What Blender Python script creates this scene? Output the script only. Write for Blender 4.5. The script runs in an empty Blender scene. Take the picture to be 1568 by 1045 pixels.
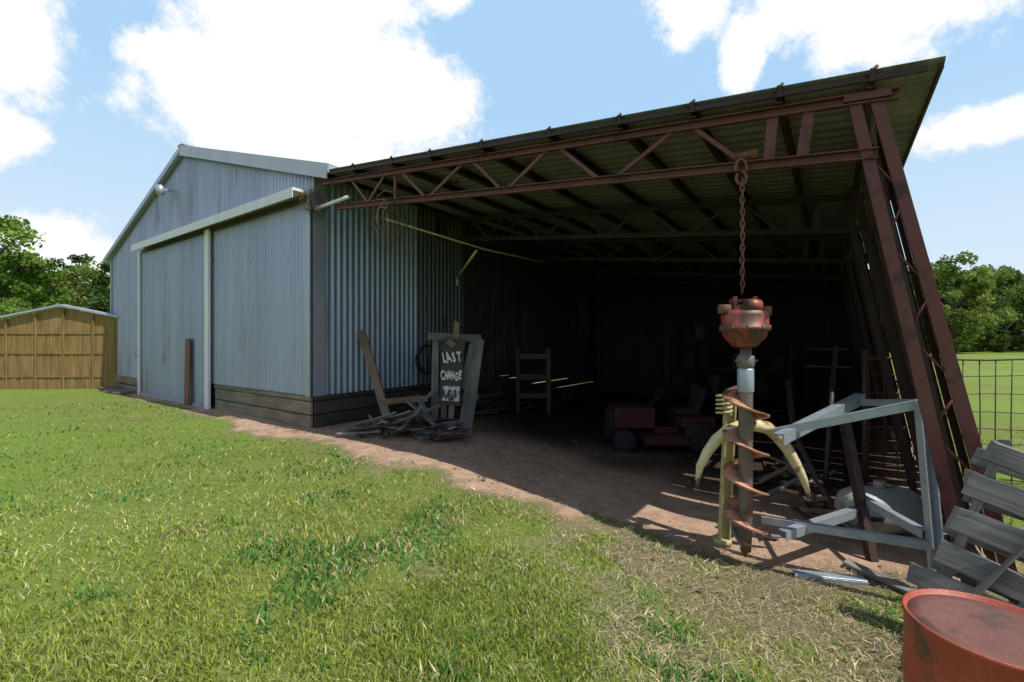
import bpy, math, random
import numpy as np
from mathutils import Vector, Matrix
random.seed(7); rng=np.random.default_rng(7)
scene=bpy.context.scene
scene.view_settings.view_transform='Standard'
scene.view_settings.look='None'
scene.view_settings.exposure=0
# ------------------------------------------------------------------ frame of the building
P0=Vector((-3.63,8.26,0)); R=Vector((0.816,-0.578,0)).normalized(); Dd=Vector((0.578,0.816,0)).normalized()
def W(t,s,z): return P0+R*t+Dd*s+Vector((0,0,z))
def sstep(a,b,x):
    u=np.clip((np.asarray(x,dtype=float)-a)/(b-a),0,1); return u*u*(3-2*u)
def gz(x,y): return -0.45*sstep(-1.5,2.6,x)
_h=rng.random((512,512))
def vnoise(x,y,sc,seed=0):
    x=np.asarray(x)*sc+seed*17.3+1000; y=np.asarray(y)*sc+seed*9.1+1000
    xi=np.floor(x).astype(int); yi=np.floor(y).astype(int); fx=x-xi; fy=y-yi
    fx=fx*fx*(3-2*fx); fy=fy*fy*(3-2*fy)
    a=_h[xi%512,yi%512]; b=_h[(xi+1)%512,yi%512]; c=_h[xi%512,(yi+1)%512]; d=_h[(xi+1)%512,(yi+1)%512]
    return (a*(1-fx)+b*fx)*(1-fy)+(c*(1-fx)+d*fx)*fy
def ts(x,y):
    dx=x-P0.x; dy=y-P0.y
    return dx*R.x+dy*R.y, dx*Dd.x+dy*Dd.y
def dirtmask(x,y):
    t,s=ts(x,y)
    wob=(vnoise(x,y,1.3,1)-.5)*0.8+(vnoise(x,y,4,2)-.5)*.6+(vnoise(x,y,11,6)-.5)*.35
    edge=np.interp(t,[-12,-8.5,-4,0,1.2,4.2,6.2,7.5,9.5],[-.05,-.35,-.4,-.65,-.75,-.75,-.2,.2,1.0])
    m=sstep(-.42,.42,s-edge+wob*.7)
    m*= 1-sstep(8.6,9.6,t)
    m*= 1-sstep(14,15,s)
    m*= sstep(-12.3,-11.5,t)
    return m
def strawmask(x,y):
    d=np.sqrt(((x-2.2)/1.7)**2+((y-3.2)/1.6)**2)
    m=np.clip(1-sstep(.2,1.35,d+(vnoise(x,y,2.2,5)-.5)*1.2+(vnoise(x,y,7,9)-.5)*.9),0,1)
    dm=dirtmask(x,y); t,s=ts(x,y)
    return np.clip(m+.75*dm*(1-dm)*4*(s<.6),0,1)
# ------------------------------------------------------------------ materials
def newmat(name):
    m=bpy.data.materials.new(name); m.use_nodes=True
    nt=m.node_tree; b=nt.nodes['Principled BSDF']; return m,nt,b
def N(nt,typ,**k):
    n=nt.nodes.new(typ)
    for a,v in k.items():
        if a in n.inputs: n.inputs[a].default_value=v
        else: setattr(n,a,v)
    return n
def ramp(nt,fac,stops):
    r=nt.nodes.new('ShaderNodeValToRGB'); nt.links.new(fac,r.inputs[0])
    e=r.color_ramp.elements
    while len(e)<len(stops): e.new(.5)
    for i,(p,c) in enumerate(stops):
        e[i].position=p; e[i].color=(*c,1) if len(c)==3 else c
    return r
def mixc(nt,fac,a,b,mode='MIX'):
    m=nt.nodes.new('ShaderNodeMix'); m.data_type='RGBA'; m.blend_type=mode
    for s,v in ((0,fac),(6,a),(7,b)):
        if hasattr(v,'links'): nt.links.new(v,m.inputs[s])
        else: m.inputs[s].default_value = v if s==0 else (*v,1)
    return m.outputs[2]
def noise(nt,co,scale,detail=5,rough=.6,mapscale=None):
    if mapscale:
        mp=N(nt,'ShaderNodeMapping'); mp.inputs['Scale'].default_value=mapscale
        nt.links.new(co,mp.inputs['Vector']); co=mp.outputs[0]
    n=N(nt,'ShaderNodeTexNoise'); n.inputs['Scale'].default_value=scale; n.inputs['Detail'].default_value=min(detail,5); n.inputs['Roughness'].default_value=rough
    nt.links.new(co,n.inputs['Vector']); return n.outputs[0]
def bump(nt,b,h,st,dist):
    n=N(nt,'ShaderNodeBump'); n.inputs['Strength'].default_value=st; n.inputs['Distance'].default_value=dist
    nt.links.new(h,n.inputs['Height']); nt.links.new(n.outputs[0],b.inputs['Normal'])
def rustmetal(name,c1,c2,rust=(.16,.05,.02),amount=.3,metal=.3,rough=.5,scale=3,ms=(1,1,.25),panel=None):
    m,nt,b=newmat(name); co=N(nt,'ShaderNodeTexCoord').outputs['Object']
    n1=noise(nt,co,scale,5,.6,ms); n2=noise(nt,co,scale*.35,3,.6); n3=noise(nt,co,scale*9,3,.7)
    col=mixc(nt,ramp(nt,n1,[(.3,(0,0,0)),(.7,(1,1,1))]).outputs[0],c1,c2)
    col=mixc(nt,ramp(nt,n3,[(.35,(.55,.55,.55)),(.65,(1,1,1))]).outputs[0],tuple(x*.75 for x in c1),col)
    if panel is not None:
        dt=N(nt,'ShaderNodeVectorMath'); dt.operation='DOT_PRODUCT'; nt.links.new(co,dt.inputs[0]); dt.inputs[1].default_value=tuple(panel)
        q=N(nt,'ShaderNodeMath'); q.operation='SNAP'; nt.links.new(dt.outputs['Value'],q.inputs[0]); q.inputs[1].default_value=.84
        wn_=N(nt,'ShaderNodeTexWhiteNoise'); wn_.noise_dimensions='1D'; nt.links.new(q.outputs[0],wn_.inputs['W'])
        col=mixc(nt,ramp(nt,wn_.outputs['Value'],[(0,(.72,.72,.72)),(1,(1,1,1))]).outputs[0],tuple(x*.55 for x in c1),col)
        st=noise(nt,co,1.0,4,.7,(5,5,.22)); lo=noise(nt,co,.5,2,.5)
        mm=N(nt,'ShaderNodeMath'); mm.operation='MULTIPLY'; nt.links.new(st,mm.inputs[0]); nt.links.new(lo,mm.inputs[1])
        col=mixc(nt,ramp(nt,mm.outputs[0],[(.30,(0,0,0)),(.42,(.6,.6,.6))]).outputs[0],col,(.20,.16,.13))
    mul=nt.nodes.new('ShaderNodeMath'); mul.operation='MULTIPLY'; nt.links.new(n1,mul.inputs[0]); nt.links.new(n2,mul.inputs[1])
    th=.42-amount*.3
    msk=ramp(nt,mul.outputs[0],[(th,(0,0,0)),(th+.08,(1,1,1))]).outputs[0]
    col=mixc(nt,msk,col,rust)
    nt.links.new(col,b.inputs['Base Color'])
    b.inputs['Metallic'].default_value=metal; 
    rr=ramp(nt,n3,[(.3,(rough-.12,)*3),(.7,(rough+.15,)*3)]).outputs[0]; nt.links.new(rr,b.inputs['Roughness'])
    bump(nt,b,n3,.25,.01); return m
def wood(name,c1,c2,rough=.85,ls=1.2,cs=14):
    m,nt,b=newmat(name); co=N(nt,'ShaderNodeTexCoord').outputs['UV']
    n1=noise(nt,co,1,5,.65,(ls,cs*3,1)); n2=noise(nt,co,1.2,3,.5,(1,2,1)); 
    col=mixc(nt,ramp(nt,n1,[(.3,(0,0,0)),(.72,(1,1,1))]).outputs[0],c1,c2)
    col=mixc(nt,ramp(nt,n2,[(.35,(.45,.45,.45)),(.6,(1,1,1))]).outputs[0],tuple(x*.5 for x in c1),col)
    nt.links.new(col,b.inputs['Base Color']); b.inputs['Roughness'].default_value=rough
    bump(nt,b,n1,.6,.01); return m
M={}
M['siding']=rustmetal('galvanized_siding',(.37,.41,.55),(.48,.53,.68),(.20,.15,.12),.14,.35,.42,2.2,(1.6,1.6,.12),panel=R)
M['door']=rustmetal('door_siding',(.33,.385,.51),(.44,.50,.63),(.18,.14,.12),.12,.35,.4,1.8,(1.6,1.6,.12),panel=R)
M['sidewall']=rustmetal('side_siding',(.30,.37,.48),(.44,.52,.66),(.10,.08,.07),.2,.4,.40,2.0,(1.6,1.6,.15),panel=Dd)
M['sideshade']=rustmetal('shaded_side_siding',(.10,.12,.145),(.165,.19,.225),(.06,.04,.03),.4,.3,.5,2.0,(1.6,1.6,.15),panel=Dd)  # same siding darkened: interior shade put into the colour, middle stretch
M['sidedeepshade']=rustmetal('deep_shade_side_siding',(.025,.025,.027),(.045,.044,.044),(.03,.02,.014),.5,.1,.7,2.0,(1.6,1.6,.15),panel=Dd)  # near-black siding: deep interior shade painted into the rear stretch
M['trim']=rustmetal('galvanized_trim',(.36,.39,.46),(.46,.50,.58),(.2,.12,.07),.15,.4,.45,3)
M['white']=rustmetal('white_trim',(.73,.72,.77),(.84,.83,.88),(.25,.16,.1),.12,.0,.5,4)
M['roof']=rustmetal('roof_sheet',(.20,.20,.20),(.31,.31,.30),(.05,.035,.025),.25,.4,.42,2,(1,1,1))
M['roofbarn']=rustmetal('barn_roof_sheet',(.36,.40,.45),(.47,.5,.54),(.15,.1,.07),.2,.4,.45,2,(1,1,1))
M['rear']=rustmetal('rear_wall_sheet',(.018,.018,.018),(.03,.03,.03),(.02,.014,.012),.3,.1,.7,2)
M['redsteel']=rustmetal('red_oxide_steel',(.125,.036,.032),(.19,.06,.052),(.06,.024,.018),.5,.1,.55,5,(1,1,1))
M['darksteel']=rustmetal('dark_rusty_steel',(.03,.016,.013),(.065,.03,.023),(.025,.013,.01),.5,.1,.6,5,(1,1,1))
M['galv']=rustmetal('galvanized_bar',(.34,.39,.45),(.47,.52,.59),(.2,.13,.09),.18,.5,.4,8,(1,1,1))
M['rust']=rustmetal('auger_rust',(.40,.17,.10),(.56,.29,.19),(.16,.065,.035),.5,.15,.5,9,(1,1,1))
M['shaft']=rustmetal('auger_shaft',(.15,.12,.10),(.25,.21,.18),(.16,.07,.04),.4,.3,.5,9,(1,1,1))
M['orange']=rustmetal('faded_red_paint',(.30,.05,.032),(.42,.11,.07),(.10,.045,.032),.62,.1,.45,9,(1,1,1))
M['drum']=rustmetal('drum_paint',(.32,.05,.025),(.41,.09,.045),(.12,.045,.03),.52,.0,.5,7,(1,1,1))
M['drumtop']=rustmetal('drum_top_rust',(.13,.048,.036),(.20,.08,.06),(.085,.04,.03),.55,.0,.7,9,(1,1,1))
M['yellow']=rustmetal('yellow_paint',(.42,.37,.16),(.55,.50,.25),(.22,.13,.06),.4,.0,.5,10,(1,1,1))
M['cream']=rustmetal('cream_horn',(.60,.50,.26),(.76,.68,.42),(.20,.07,.03),.52,.0,.5,11,(1,1,1))
M['chain']=rustmetal('rusty_chain',(.17,.07,.05),(.26,.12,.09),(.1,.04,.03),.5,.3,.6,20,(1,1,1))
M['black']=rustmetal('black_rubber',(.012,.012,.012),(.02,.02,.02),(.02,.018,.016),.1,.0,.8,10,(1,1,1))
M['mower']=rustmetal('mower_red',(.045,.007,.006),(.075,.012,.01),(.02,.011,.009),.35,.0,.7,6,(1,1,1))
M['tank']=rustmetal('tank_white',(.30,.31,.30),(.42,.42,.41),(.2,.12,.08),.4,.0,.5,4,(1,1,1))
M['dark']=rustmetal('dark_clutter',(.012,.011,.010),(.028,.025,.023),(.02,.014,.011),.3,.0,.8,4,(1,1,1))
M['graywood']=wood('weathered_wood',(.10,.092,.085),(.30,.28,.265))
M['brownwood']=wood('brown_wood',(.15,.10,.065),(.29,.215,.15))
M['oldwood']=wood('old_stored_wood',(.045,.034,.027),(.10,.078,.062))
M['skirt']=wood('skirt_wood',(.14,.115,.085),(.34,.28,.21),.85,.8,10)
M['fencewood']=wood('fence_wood',(.22,.13,.045),(.40,.26,.095))
M['signwood']=wood('sign_wood',(.045,.042,.042),(.09,.08,.075))
M['paint']=rustmetal('white_paint',(.6,.6,.6),(.78,.78,.77),(.12,.11,.1),.5,0,.6,20,(1,1,1))
M['wire']=rustmetal('rusty_wire',(.10,.055,.04),(.17,.09,.065),(.1,.05,.03),.4,.2,.6,20,(1,1,1))
M['bark']=rustmetal('bark',(.08,.06,.045),(.14,.11,.085),(.05,.04,.03),.3,0,.9,3)
def attrmat(name,trans=.35,rough=.6):
    m,nt,b=newmat(name); a=N(nt,'ShaderNodeAttribute'); a.attribute_name='col'
    d=N(nt,'ShaderNodeBsdfDiffuse'); nt.links.new(a.outputs['Color'],d.inputs['Color'])
    tr=N(nt,'ShaderNodeBsdfTranslucent'); nt.links.new(a.outputs['Color'],tr.inputs['Color'])
    mx=N(nt,'ShaderNodeMixShader'); mx.inputs[0].default_value=trans
    nt.links.new(d.outputs[0],mx.inputs[1]); nt.links.new(tr.outputs[0],mx.inputs[2])
    nt.links.new(mx.outputs[0],nt.nodes['Material Output'].inputs[0]); nt.nodes.remove(b); return m
M['leaf']=attrmat('foliage'); M['grass']=attrmat('grass_blades',.4)
m,nt,b=newmat('ground_grass_dirt'); M['ground']=m
geo=N(nt,'ShaderNodeNewGeometry').outputs['Position']
at=N(nt,'ShaderNodeAttribute'); at.attribute_name='mask'
sep=N(nt,'ShaderNodeSeparateColor'); nt.links.new(at.outputs['Color'],sep.inputs[0])
nf=noise(nt,geo,25,5,.75); nm=noise(nt,geo,1.2,4,.6); nl=noise(nt,geo,.12,3,.6); nff=noise(nt,geo,90,3,.7)
g=mixc(nt,ramp(nt,nf,[(.3,(0,0,0)),(.7,(1,1,1))]).outputs[0],(.065,.095,.018),(.21,.26,.06))
g=mixc(nt,ramp(nt,nm,[(.4,(0,0,0)),(.75,(.5,.5,.5))]).outputs[0],g,(.24,.23,.08))
g=mixc(nt,ramp(nt,nl,[(.35,(0,0,0)),(.65,(.6,.6,.6))]).outputs[0],g,(.17,.28,.04))
st=mixc(nt,ramp(nt,nff,[(.35,(0,0,0)),(.65,(1,1,1))]).outputs[0],(.08,.06,.04),(.36,.29,.19))
st=mixc(nt,ramp(nt,nf,[(.35,(.0,.0,.0)),(.6,(.7,.7,.7))]).outputs[0],st,(.16,.12,.08))
g=mixc(nt,sep.outputs[1],g,st)
dn=noise(nt,geo,5,5,.72)
d=mixc(nt,ramp(nt,dn,[(.3,(0,0,0)),(.7,(1,1,1))]).outputs[0],(.30,.185,.125),(.54,.36,.255))
d=mixc(nt,ramp(nt,nff,[(.5,(0,0,0)),(.7,(.6,.6,.6))]).outputs[0],d,(.50,.42,.33))
dk=mixc(nt,ramp(nt,dn,[(.3,(0,0,0)),(.7,(1,1,1))]).outputs[0],(.03,.021,.016),(.075,.05,.036))  # darker dirt tone: shade of the shed interior painted into the floor
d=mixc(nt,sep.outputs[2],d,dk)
add=nt.nodes.new('ShaderNodeMath'); add.operation='ADD'; nt.links.new(sep.outputs[0],add.inputs[0])
sc=nt.nodes.new('ShaderNodeMath'); sc.operation='MULTIPLY_ADD'; nt.links.new(nf,sc.inputs[0]); sc.inputs[1].default_value=1.0; sc.inputs[2].default_value=-.5
nt.links.new(sc.outputs[0],add.inputs[1])
mk=ramp(nt,add.outputs[0],[(.3,(0,0,0)),(.7,(1,1,1))]).outputs[0]
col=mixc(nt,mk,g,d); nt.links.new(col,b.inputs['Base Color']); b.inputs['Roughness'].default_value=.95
b.inputs['Specular IOR Level'].default_value=.1
bump(nt,b,nf,.8,.04)
# ------------------------------------------------------------------ mesh helpers
def link(o,parent=None):
    scene.collection.objects.link(o)
    if parent: o.parent=parent
    return o
def empty(name,loc=(0,0,0)):
    o=bpy.data.objects.new(name,None); o.empty_display_size=.3; o.location=loc; return link(o)
class MB:
    def __init__(s): s.v=[];s.f=[];s.m=[];s.uv=[];s.sm=[]
    def face(s,idx,mi=0,uv=None,sm=False):
        s.f.append(idx); s.m.append(mi); s.uv.append(uv or [(0,0)]*len(idx)); s.sm.append(sm)
    def beam(s,p,q,w,h,mi=0,up=(0,0,1),q2=None):
        p=Vector(p);q=Vector(q);ax=(q-p); L=ax.length; ax.normalize(); u=Vector(up)
        if abs(ax.dot(u))>.97: u=Vector((0.3,1,0)) if abs(ax.z)>.9 else Vector((0,0,1))
        sd=ax.cross(u).normalized(); u=sd.cross(ax).normalized(); b0=len(s.v)
        for e in (p,q):
            for a,c in ((-1,-1),(1,-1),(1,1),(-1,1)): s.v.append(tuple(e+sd*(a*w/2)+u*(c*h/2)))
        o=random.random()*50; k=0
        for i in range(4):
            j=(i+1)%4; wd=w if i%2==0 else h
            s.face((b0+i,b0+j,b0+4+j,b0+4+i),mi,[(o,k+o),(o,k+wd+o),(o+L,k+wd+o),(o+L,k+o)]); k+=wd
        s.face((b0+3,b0+2,b0+1,b0),mi,[(o,o),(o+.01,o),(o+.01,o+.1),(o,o+.1)]); s.face((b0+4,b0+5,b0+6,b0+7),mi,[(o,o),(o+.01,o),(o+.01,o+.1),(o,o+.1)])
    def rough(s,p,q,w,h,mi=0,up=(0,0,1),seg=7,j=.012):
        """weathered board: subdivided, wavy edges and chewed ends"""
        p=Vector(p);q=Vector(q);ax=(q-p); L=ax.length; ax.normalize(); u=Vector(up)
        sd=ax.cross(u).normalized(); u=sd.cross(ax).normalized(); b0=len(s.v); o=random.random()*50
        warp=random.uniform(-.012,.012)
        for i in range(seg+1):
            f=i/seg; c=p.lerp(q,f)+u*warp*math.sin(f*3.14)
            for a,cc in ((-1,-1),(1,-1),(1,1),(-1,1)):
                e=random.uniform(-j,j)*(2.2 if i in(0,seg) else 1)
                s.v.append(tuple(c+sd*(a*w/2+random.uniform(-j,j)*.25)+u*(cc*(h/2)+random.uniform(-j,j)*.6)+ax*e))
        for i in range(seg):
            k=0
            for a in range(4):
                a2=(a+1)%4; wd=w if a%2==0 else h; q0=b0+i*4
                s.face((q0+a,q0+a2,q0+4+a2,q0+4+a),mi,[(o+L*i/seg,k+o),(o+L*i/seg,k+wd+o),(o+L*(i+1)/seg,k+wd+o),(o+L*(i+1)/seg,k+o)]); k+=wd
        s.face((b0+3,b0+2,b0+1,b0),mi); e=b0+seg*4; s.face((e,e+1,e+2,e+3),mi)
    def angle(s,p,q,w,mi=0,th=.008,up=(0,0,1)):
        p=Vector(p);q=Vector(q);ax=(q-p).normalized(); u=Vector(up)
        if abs(ax.dot(u))>.97: u=Vector((0,1,0))
        sd=ax.cross(u).normalized(); u=sd.cross(ax).normalized()
        s.beam(p,q,w,th,mi,u); o=sd*(w/2-th/2)+u*(-w/2-.001-th/2); s.beam(p+o,q+o,th,w,mi,u)
    def channel(s,p,q,w,dp,mi=0,th=.01,up=(0,0,1)):
        p=Vector(p);q=Vector(q);ax=(q-p).normalized(); u=Vector(up)
        if abs(ax.dot(u))>.97: u=Vector((0,1,0))
        sd=ax.cross(u).normalized(); u=sd.cross(ax).normalized()
        s.beam(p,q,th,w,mi,u)
        for k in (-1,1):
            o=u*(k*(w/2-th/2))+sd*(dp/2+th/2+.0005); s.beam(p+o,q+o,dp,th,mi,u)
    def tube(s,pts,rad,mi=0,n=8,cap=True):
        pts=[Vector(p) for p in pts]; 
        if not hasattr(rad,'__len__'): rad=[rad]*len(pts)
        b0=len(s.v); prev=None
        for i,p in enumerate(pts):
            a=(pts[min(i+1,len(pts)-1)]-pts[max(i-1,0)]).normalized()
            if prev is None:
                r=a.cross(Vector((0,0,1))); 
                if r.length<.05: r=a.cross(Vector((1,0,0)))
            else: r=prev-a*prev.dot(a)
            r.normalize(); prev=r; c=a.cross(r)
            for k in range(n):
                an=2*math.pi*k/n; s.v.append(tuple(p+(r*math.cos(an)+c*math.sin(an))*rad[i]))
        for i in range(len(pts)-1):
            for k in range(n):
                k2=(k+1)%n; s.face((b0+i*n+k,b0+i*n+k2,b0+(i+1)*n+k2,b0+(i+1)*n+k),mi,[(i*.1,k/n),(i*.1,(k+1)/n),(i*.1+.1,(k+1)/n),(i*.1+.1,k/n)],True)
        if cap:
            s.face(tuple(b0+k for k in range(n))[::-1],mi); s.face(tuple(b0+(len(pts)-1)*n+k for k in range(n)),mi)
    def lathe(s,c,prof,n=32,mi=0,ax='z',sm=True):
        c=Vector(c); b0=len(s.v)
        for r,h in prof:
            for k in range(n):
                a=2*math.pi*k/n
                if ax=='z': v=(r*math.cos(a),r*math.sin(a),h)
                elif ax=='x': v=(h,r*math.cos(a),r*math.sin(a))
                else: v=(r*math.sin(a),h,r*math.cos(a))
                s.v.append(tuple(c+Vector(v)))
        for i in range(len(prof)-1):
            for k in range(n):
                k2=(k+1)%n; s.face((b0+i*n+k,b0+i*n+k2,b0+(i+1)*n+k2,b0+(i+1)*n+k),mi,None,sm)
        s.face(tuple(b0+k for k in range(n))[::-1],mi); s.face(tuple(b0+(len(prof)-1)*n+k for k in range(n)),mi)
    def quad(s,a,b,c,d,mi=0):
        b0=len(s.v); s.v+= [tuple(a),tuple(b),tuple(c),tuple(d)]; s.face((b0,b0+1,b0+2,b0+3),mi,[(0,0),(1,0),(1,1),(0,1)])
    def build(s,name,mats,parent=None,bevel=0):
        me=bpy.data.meshes.new(name); me.from_pydata(s.v,[],s.f)
        for k in mats: me.materials.append(M[k])
        me.polygons.foreach_set('material_index',s.m); me.polygons.foreach_set('use_smooth',s.sm)
        uv=me.uv_layers.new(name='UVMap'); fl=[c for u in s.uv for p in u for c in p]; uv.data.foreach_set('uv',fl)
        me.update(); o=bpy.data.objects.new(name,me); link(o,parent)
        if bevel:
            bm=o.modifiers.new('b','BEVEL'); bm.width=bevel; bm.segments=1; bm.limit_method='ANGLE'
        return o
def npmesh(name,V,F,mat,col=None,parent=None,colname='col'):
    me=bpy.data.meshes.new(name); me.vertices.add(len(V)); me.vertices.foreach_set('co',np.asarray(V,np.float32).ravel())
    nl=sum(a.size for a in F); nf=sum(len(a) for a in F)
    me.loops.add(nl); me.polygons.add(nf)
    me.loops.foreach_set('vertex_index',np.concatenate([a.ravel() for a in F]).astype(np.int32))
    tot=np.concatenate([np.full(len(a),a.shape[1]) for a in F]); stt=np.concatenate([[0],np.cumsum(tot)[:-1]])
    me.polygons.foreach_set('loop_start',stt.astype(np.int32)); me.polygons.foreach_set('loop_total',tot.astype(np.int32))
    me.update(calc_edges=True)
    if col is not None:
        a=me.color_attributes.new(colname,'FLOAT_COLOR','POINT'); c=np.ones((len(V),4),np.float32); c[:,:3]=col; a.data.foreach_set('color',c.ravel())
    me.materials.append(mat); o=bpy.data.objects.new(name,me); return link(o,parent)
def corr_wall(name,mat,A,B,zb,zt,pitch,amp,nrm,parent,flat=.0):
    A=Vector(A);B=Vector(B);L=(B-A).length; n=max(8,int(L/pitch*8)); V=[]
    nrm=Vector(nrm)
    for i in range(n+1):
        k=i/n*L; o=amp*max(-.8,min(.8,1.3*math.sin(2*math.pi*k/pitch))); p=A.lerp(B,i/n)+nrm*o
        z0=zb(k) if callable(zb) else zb; z1=zt(k) if callable(zt) else zt
        V+=[(p.x,p.y,z0),(p.x,p.y,z1)]
    F=np.array([(2*i,2*i+2,2*i+3,2*i+1) for i in range(n)])
    o=npmesh(name,np.array(V),[F],M[mat],None,parent); o.data.polygons.foreach_set('use_smooth',[True]*n); return o
# ------------------------------------------------------------------ ground
inn=np.arange(-14,14.001,.1); out=14+np.cumsum(.3*1.18**np.arange(36))
xs=np.concatenate([-out[::-1],inn,out]); ys=xs+6
X,Y=np.meshgrid(xs,ys,indexing='ij'); near=np.exp(-((X**2+Y**2)/900))
Z=gz(X,Y)+(vnoise(X,Y,.8,3)-.5)*.05*near+(vnoise(X,Y,3,4)-.5)*.02*near
V=np.stack([X.ravel(),Y.ravel(),Z.ravel()],1); nx,ny=X.shape
ii=np.arange(nx*ny).reshape(nx,ny); F=np.stack([ii[:-1,:-1].ravel(),ii[1:,:-1].ravel(),ii[1:,1:].ravel(),ii[:-1,1:].ravel()],1)
T_,S_=ts(X,Y); inside=sstep(1.2,3.4,S_+(vnoise(X,Y,1,8)-.5)*1.6)*sstep(-.2,.4,T_)*(1-sstep(8.0,9,T_))  # inside: weight of the painted floor shade, growing with depth
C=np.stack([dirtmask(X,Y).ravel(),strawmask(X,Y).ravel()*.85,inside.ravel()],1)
gr=npmesh('ground',V,[F],M['ground'],C,None,'mask'); gr.data.polygons.foreach_set('use_smooth',[True]*len(F))
# ------------------------------------------------------------------ grass blades
def blades(n,rmin,rmax,a0,a1,name,hscale=1,wscale=1):
    q=rng.random(n); r=1/(1/rmin+(1/rmax-1/rmin)*q); az=rng.uniform(a0,a1,n)
    x=r*np.sin(az); y=r*np.cos(az)
    dm=dirtmask(x,y); sm=strawmask(x,y); t,s=ts(x,y)
    patch=vnoise(x,y,1.1,11); patch2=vnoise(x,y,6,12); patch3=vnoise(x,y,2.5,14)
    keep=(rng.random(n)>dm*1.03)&~((t>-11.9)&(t<0.05)&(s>0))&(rng.random(n)>sm*.4)&(rng.random(n)<.35+.85*patch2)&~((s>.6)&(t>0)&(t<8.5))
    x,y,r,sm,patch,patch2,patch3=[k[keep] for k in (x,y,r,sm,patch,patch2,patch3)]; n=len(x)
    z=gz(x,y)-.01+(vnoise(x,y,.8,3)-.5)*.05*np.exp(-((x**2+y**2)/900))
    h=(.020+.030*rng.random(n)**1.3+.035*patch3*rng.random(n))*hscale
    weed=rng.random(n)<.4*sstep(.6,.85,vnoise(x,y,1.7,21)+.25*(vnoise(x,y,7,22)-.5))
    h=h*(1+.35*weed)*(1-.35*sm)
    w=(.0018+.0018*rng.random(n)+.0022*weed)*wscale*(1+r*.16)
    a=rng.uniform(0,2*np.pi,n); lean=rng.uniform(.1,1.2,n)*h*(1+1.2*sm); la=rng.uniform(0,2*np.pi,n)
    dx=np.cos(a)*w; dy=np.sin(a)*w; lx=np.cos(la)*lean; ly=np.sin(la)*lean
    hh=h*(1-.55*sm*rng.random(n))
    V=np.zeros((n,5,3)); V[:,0]=np.stack([x-dx,y-dy,z],1); V[:,1]=np.stack([x+dx,y+dy,z],1)
    V[:,2]=np.stack([x+dx*.8+lx*.35,y+dy*.8+ly*.35,z+hh*.6],1); V[:,3]=np.stack([x-dx*.8+lx*.35,y-dy*.8+ly*.35,z+hh*.6],1)
    V[:,4]=np.stack([x+lx,y+ly,z+hh],1)
    b=np.arange(n)*5; Q=np.stack([b,b+1,b+2,b+3],1); T=np.stack([b+3,b+2,b+4],1)
    g1=np.array([.15,.25,.035]); g2=np.array([.38,.42,.09]); g3=np.array([.10,.26,.06]); st=np.array([.74,.64,.37])
    u=rng.random(n)[:,None]; c=g1*(1-u)+g2*u
    pk=sstep(.35,.75,patch)[:,None]; c=c*(1-pk*.5)+g2*pk*.5
    c=np.where(weed[:,None],g3*(.8+.5*u),c)
    ps=np.clip(.09+.28*(vnoise(x,y,.7,31))*vnoise(x,y,5,33)*2+.62*sm,0,1); iss=rng.random(n)<ps
    c=np.where(iss[:,None],st*(.45+.6*rng.random(n)[:,None]),c)
    c=c*(.6+.7*rng.random(n)[:,None])*(.78+.5*vnoise(x,y,.5,41)[:,None])
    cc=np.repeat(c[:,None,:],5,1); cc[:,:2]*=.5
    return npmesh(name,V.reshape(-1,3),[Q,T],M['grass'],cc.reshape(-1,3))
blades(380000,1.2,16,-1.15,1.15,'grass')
n=34000; x=rng.uniform(-.6,5,n); y=rng.uniform(1.4,5.6,n); sm=strawmask(x,y); ok=(rng.random(n)<sm*.8)&(dirtmask(x,y)<.8); x=x[ok];y=y[ok];n=len(x)
z=gz(x,y)+rng.uniform(.005,.035,n); a=rng.uniform(0,np.pi,n); L=rng.uniform(.012,.06,n); w=.0013
V=np.zeros((n,4,3)); dx=np.cos(a)*L; dy=np.sin(a)*L
V[:,0]=np.stack([x-dx,y-dy,z],1); V[:,1]=np.stack([x+dx,y+dy,z+rng.uniform(-.02,.03,n)],1); V[:,2]=V[:,1]+np.stack([-np.sin(a)*w,np.cos(a)*w,a*0+.001],1)*1.5; V[:,3]=V[:,0]+np.stack([-np.sin(a)*w,np.cos(a)*w,a*0+.001],1)*1.5
c=np.repeat((np.array([.6,.50,.35])*(.25+.8*rng.random(n)[:,None]))[:,None,:],4,1)
b=np.arange(n)*4; npmesh('dead_grass_straw',V.reshape(-1,3),[np.stack([b,b+1,b+2,b+3],1)],M['grass'],c.reshape(-1,3))
n=2600; tt=rng.uniform(-1,8.2,n); s_=rng.uniform(-.9,3.2,n)
x=P0.x+R.x*tt+Dd.x*s_; y=P0.y+R.y*tt+Dd.y*s_; sz=rng.uniform(.006,.022,n)*(1+(rng.random(n)>.95)*1.2); z=gz(x,y)+sz*.2
base=np.array([(1,0,0),(0,1,0),(-1,0,0),(0,-1,0),(0,0,.7),(0,0,-.7)],float)
V=base[None]*sz[:,None,None]*rng.uniform(.5,1.4,(n,6,1))+np.stack([x,y,z],1)[:,None,:]
b=np.arange(n)[:,None,None]*6; tri=np.array([(0,1,4),(1,2,4),(2,3,4),(3,0,4)])[None]+b
cb_=np.array([.30,.21,.15])*(.4+1.0*rng.random(n)[:,None])+rng.random(n)[:,None]*.08
npmesh('dirt_clods',V.reshape(-1,3),[tri.reshape(-1,3)],M['grass'],np.repeat(cb_[:,None,:],6,1).reshape(-1,3))
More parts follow.
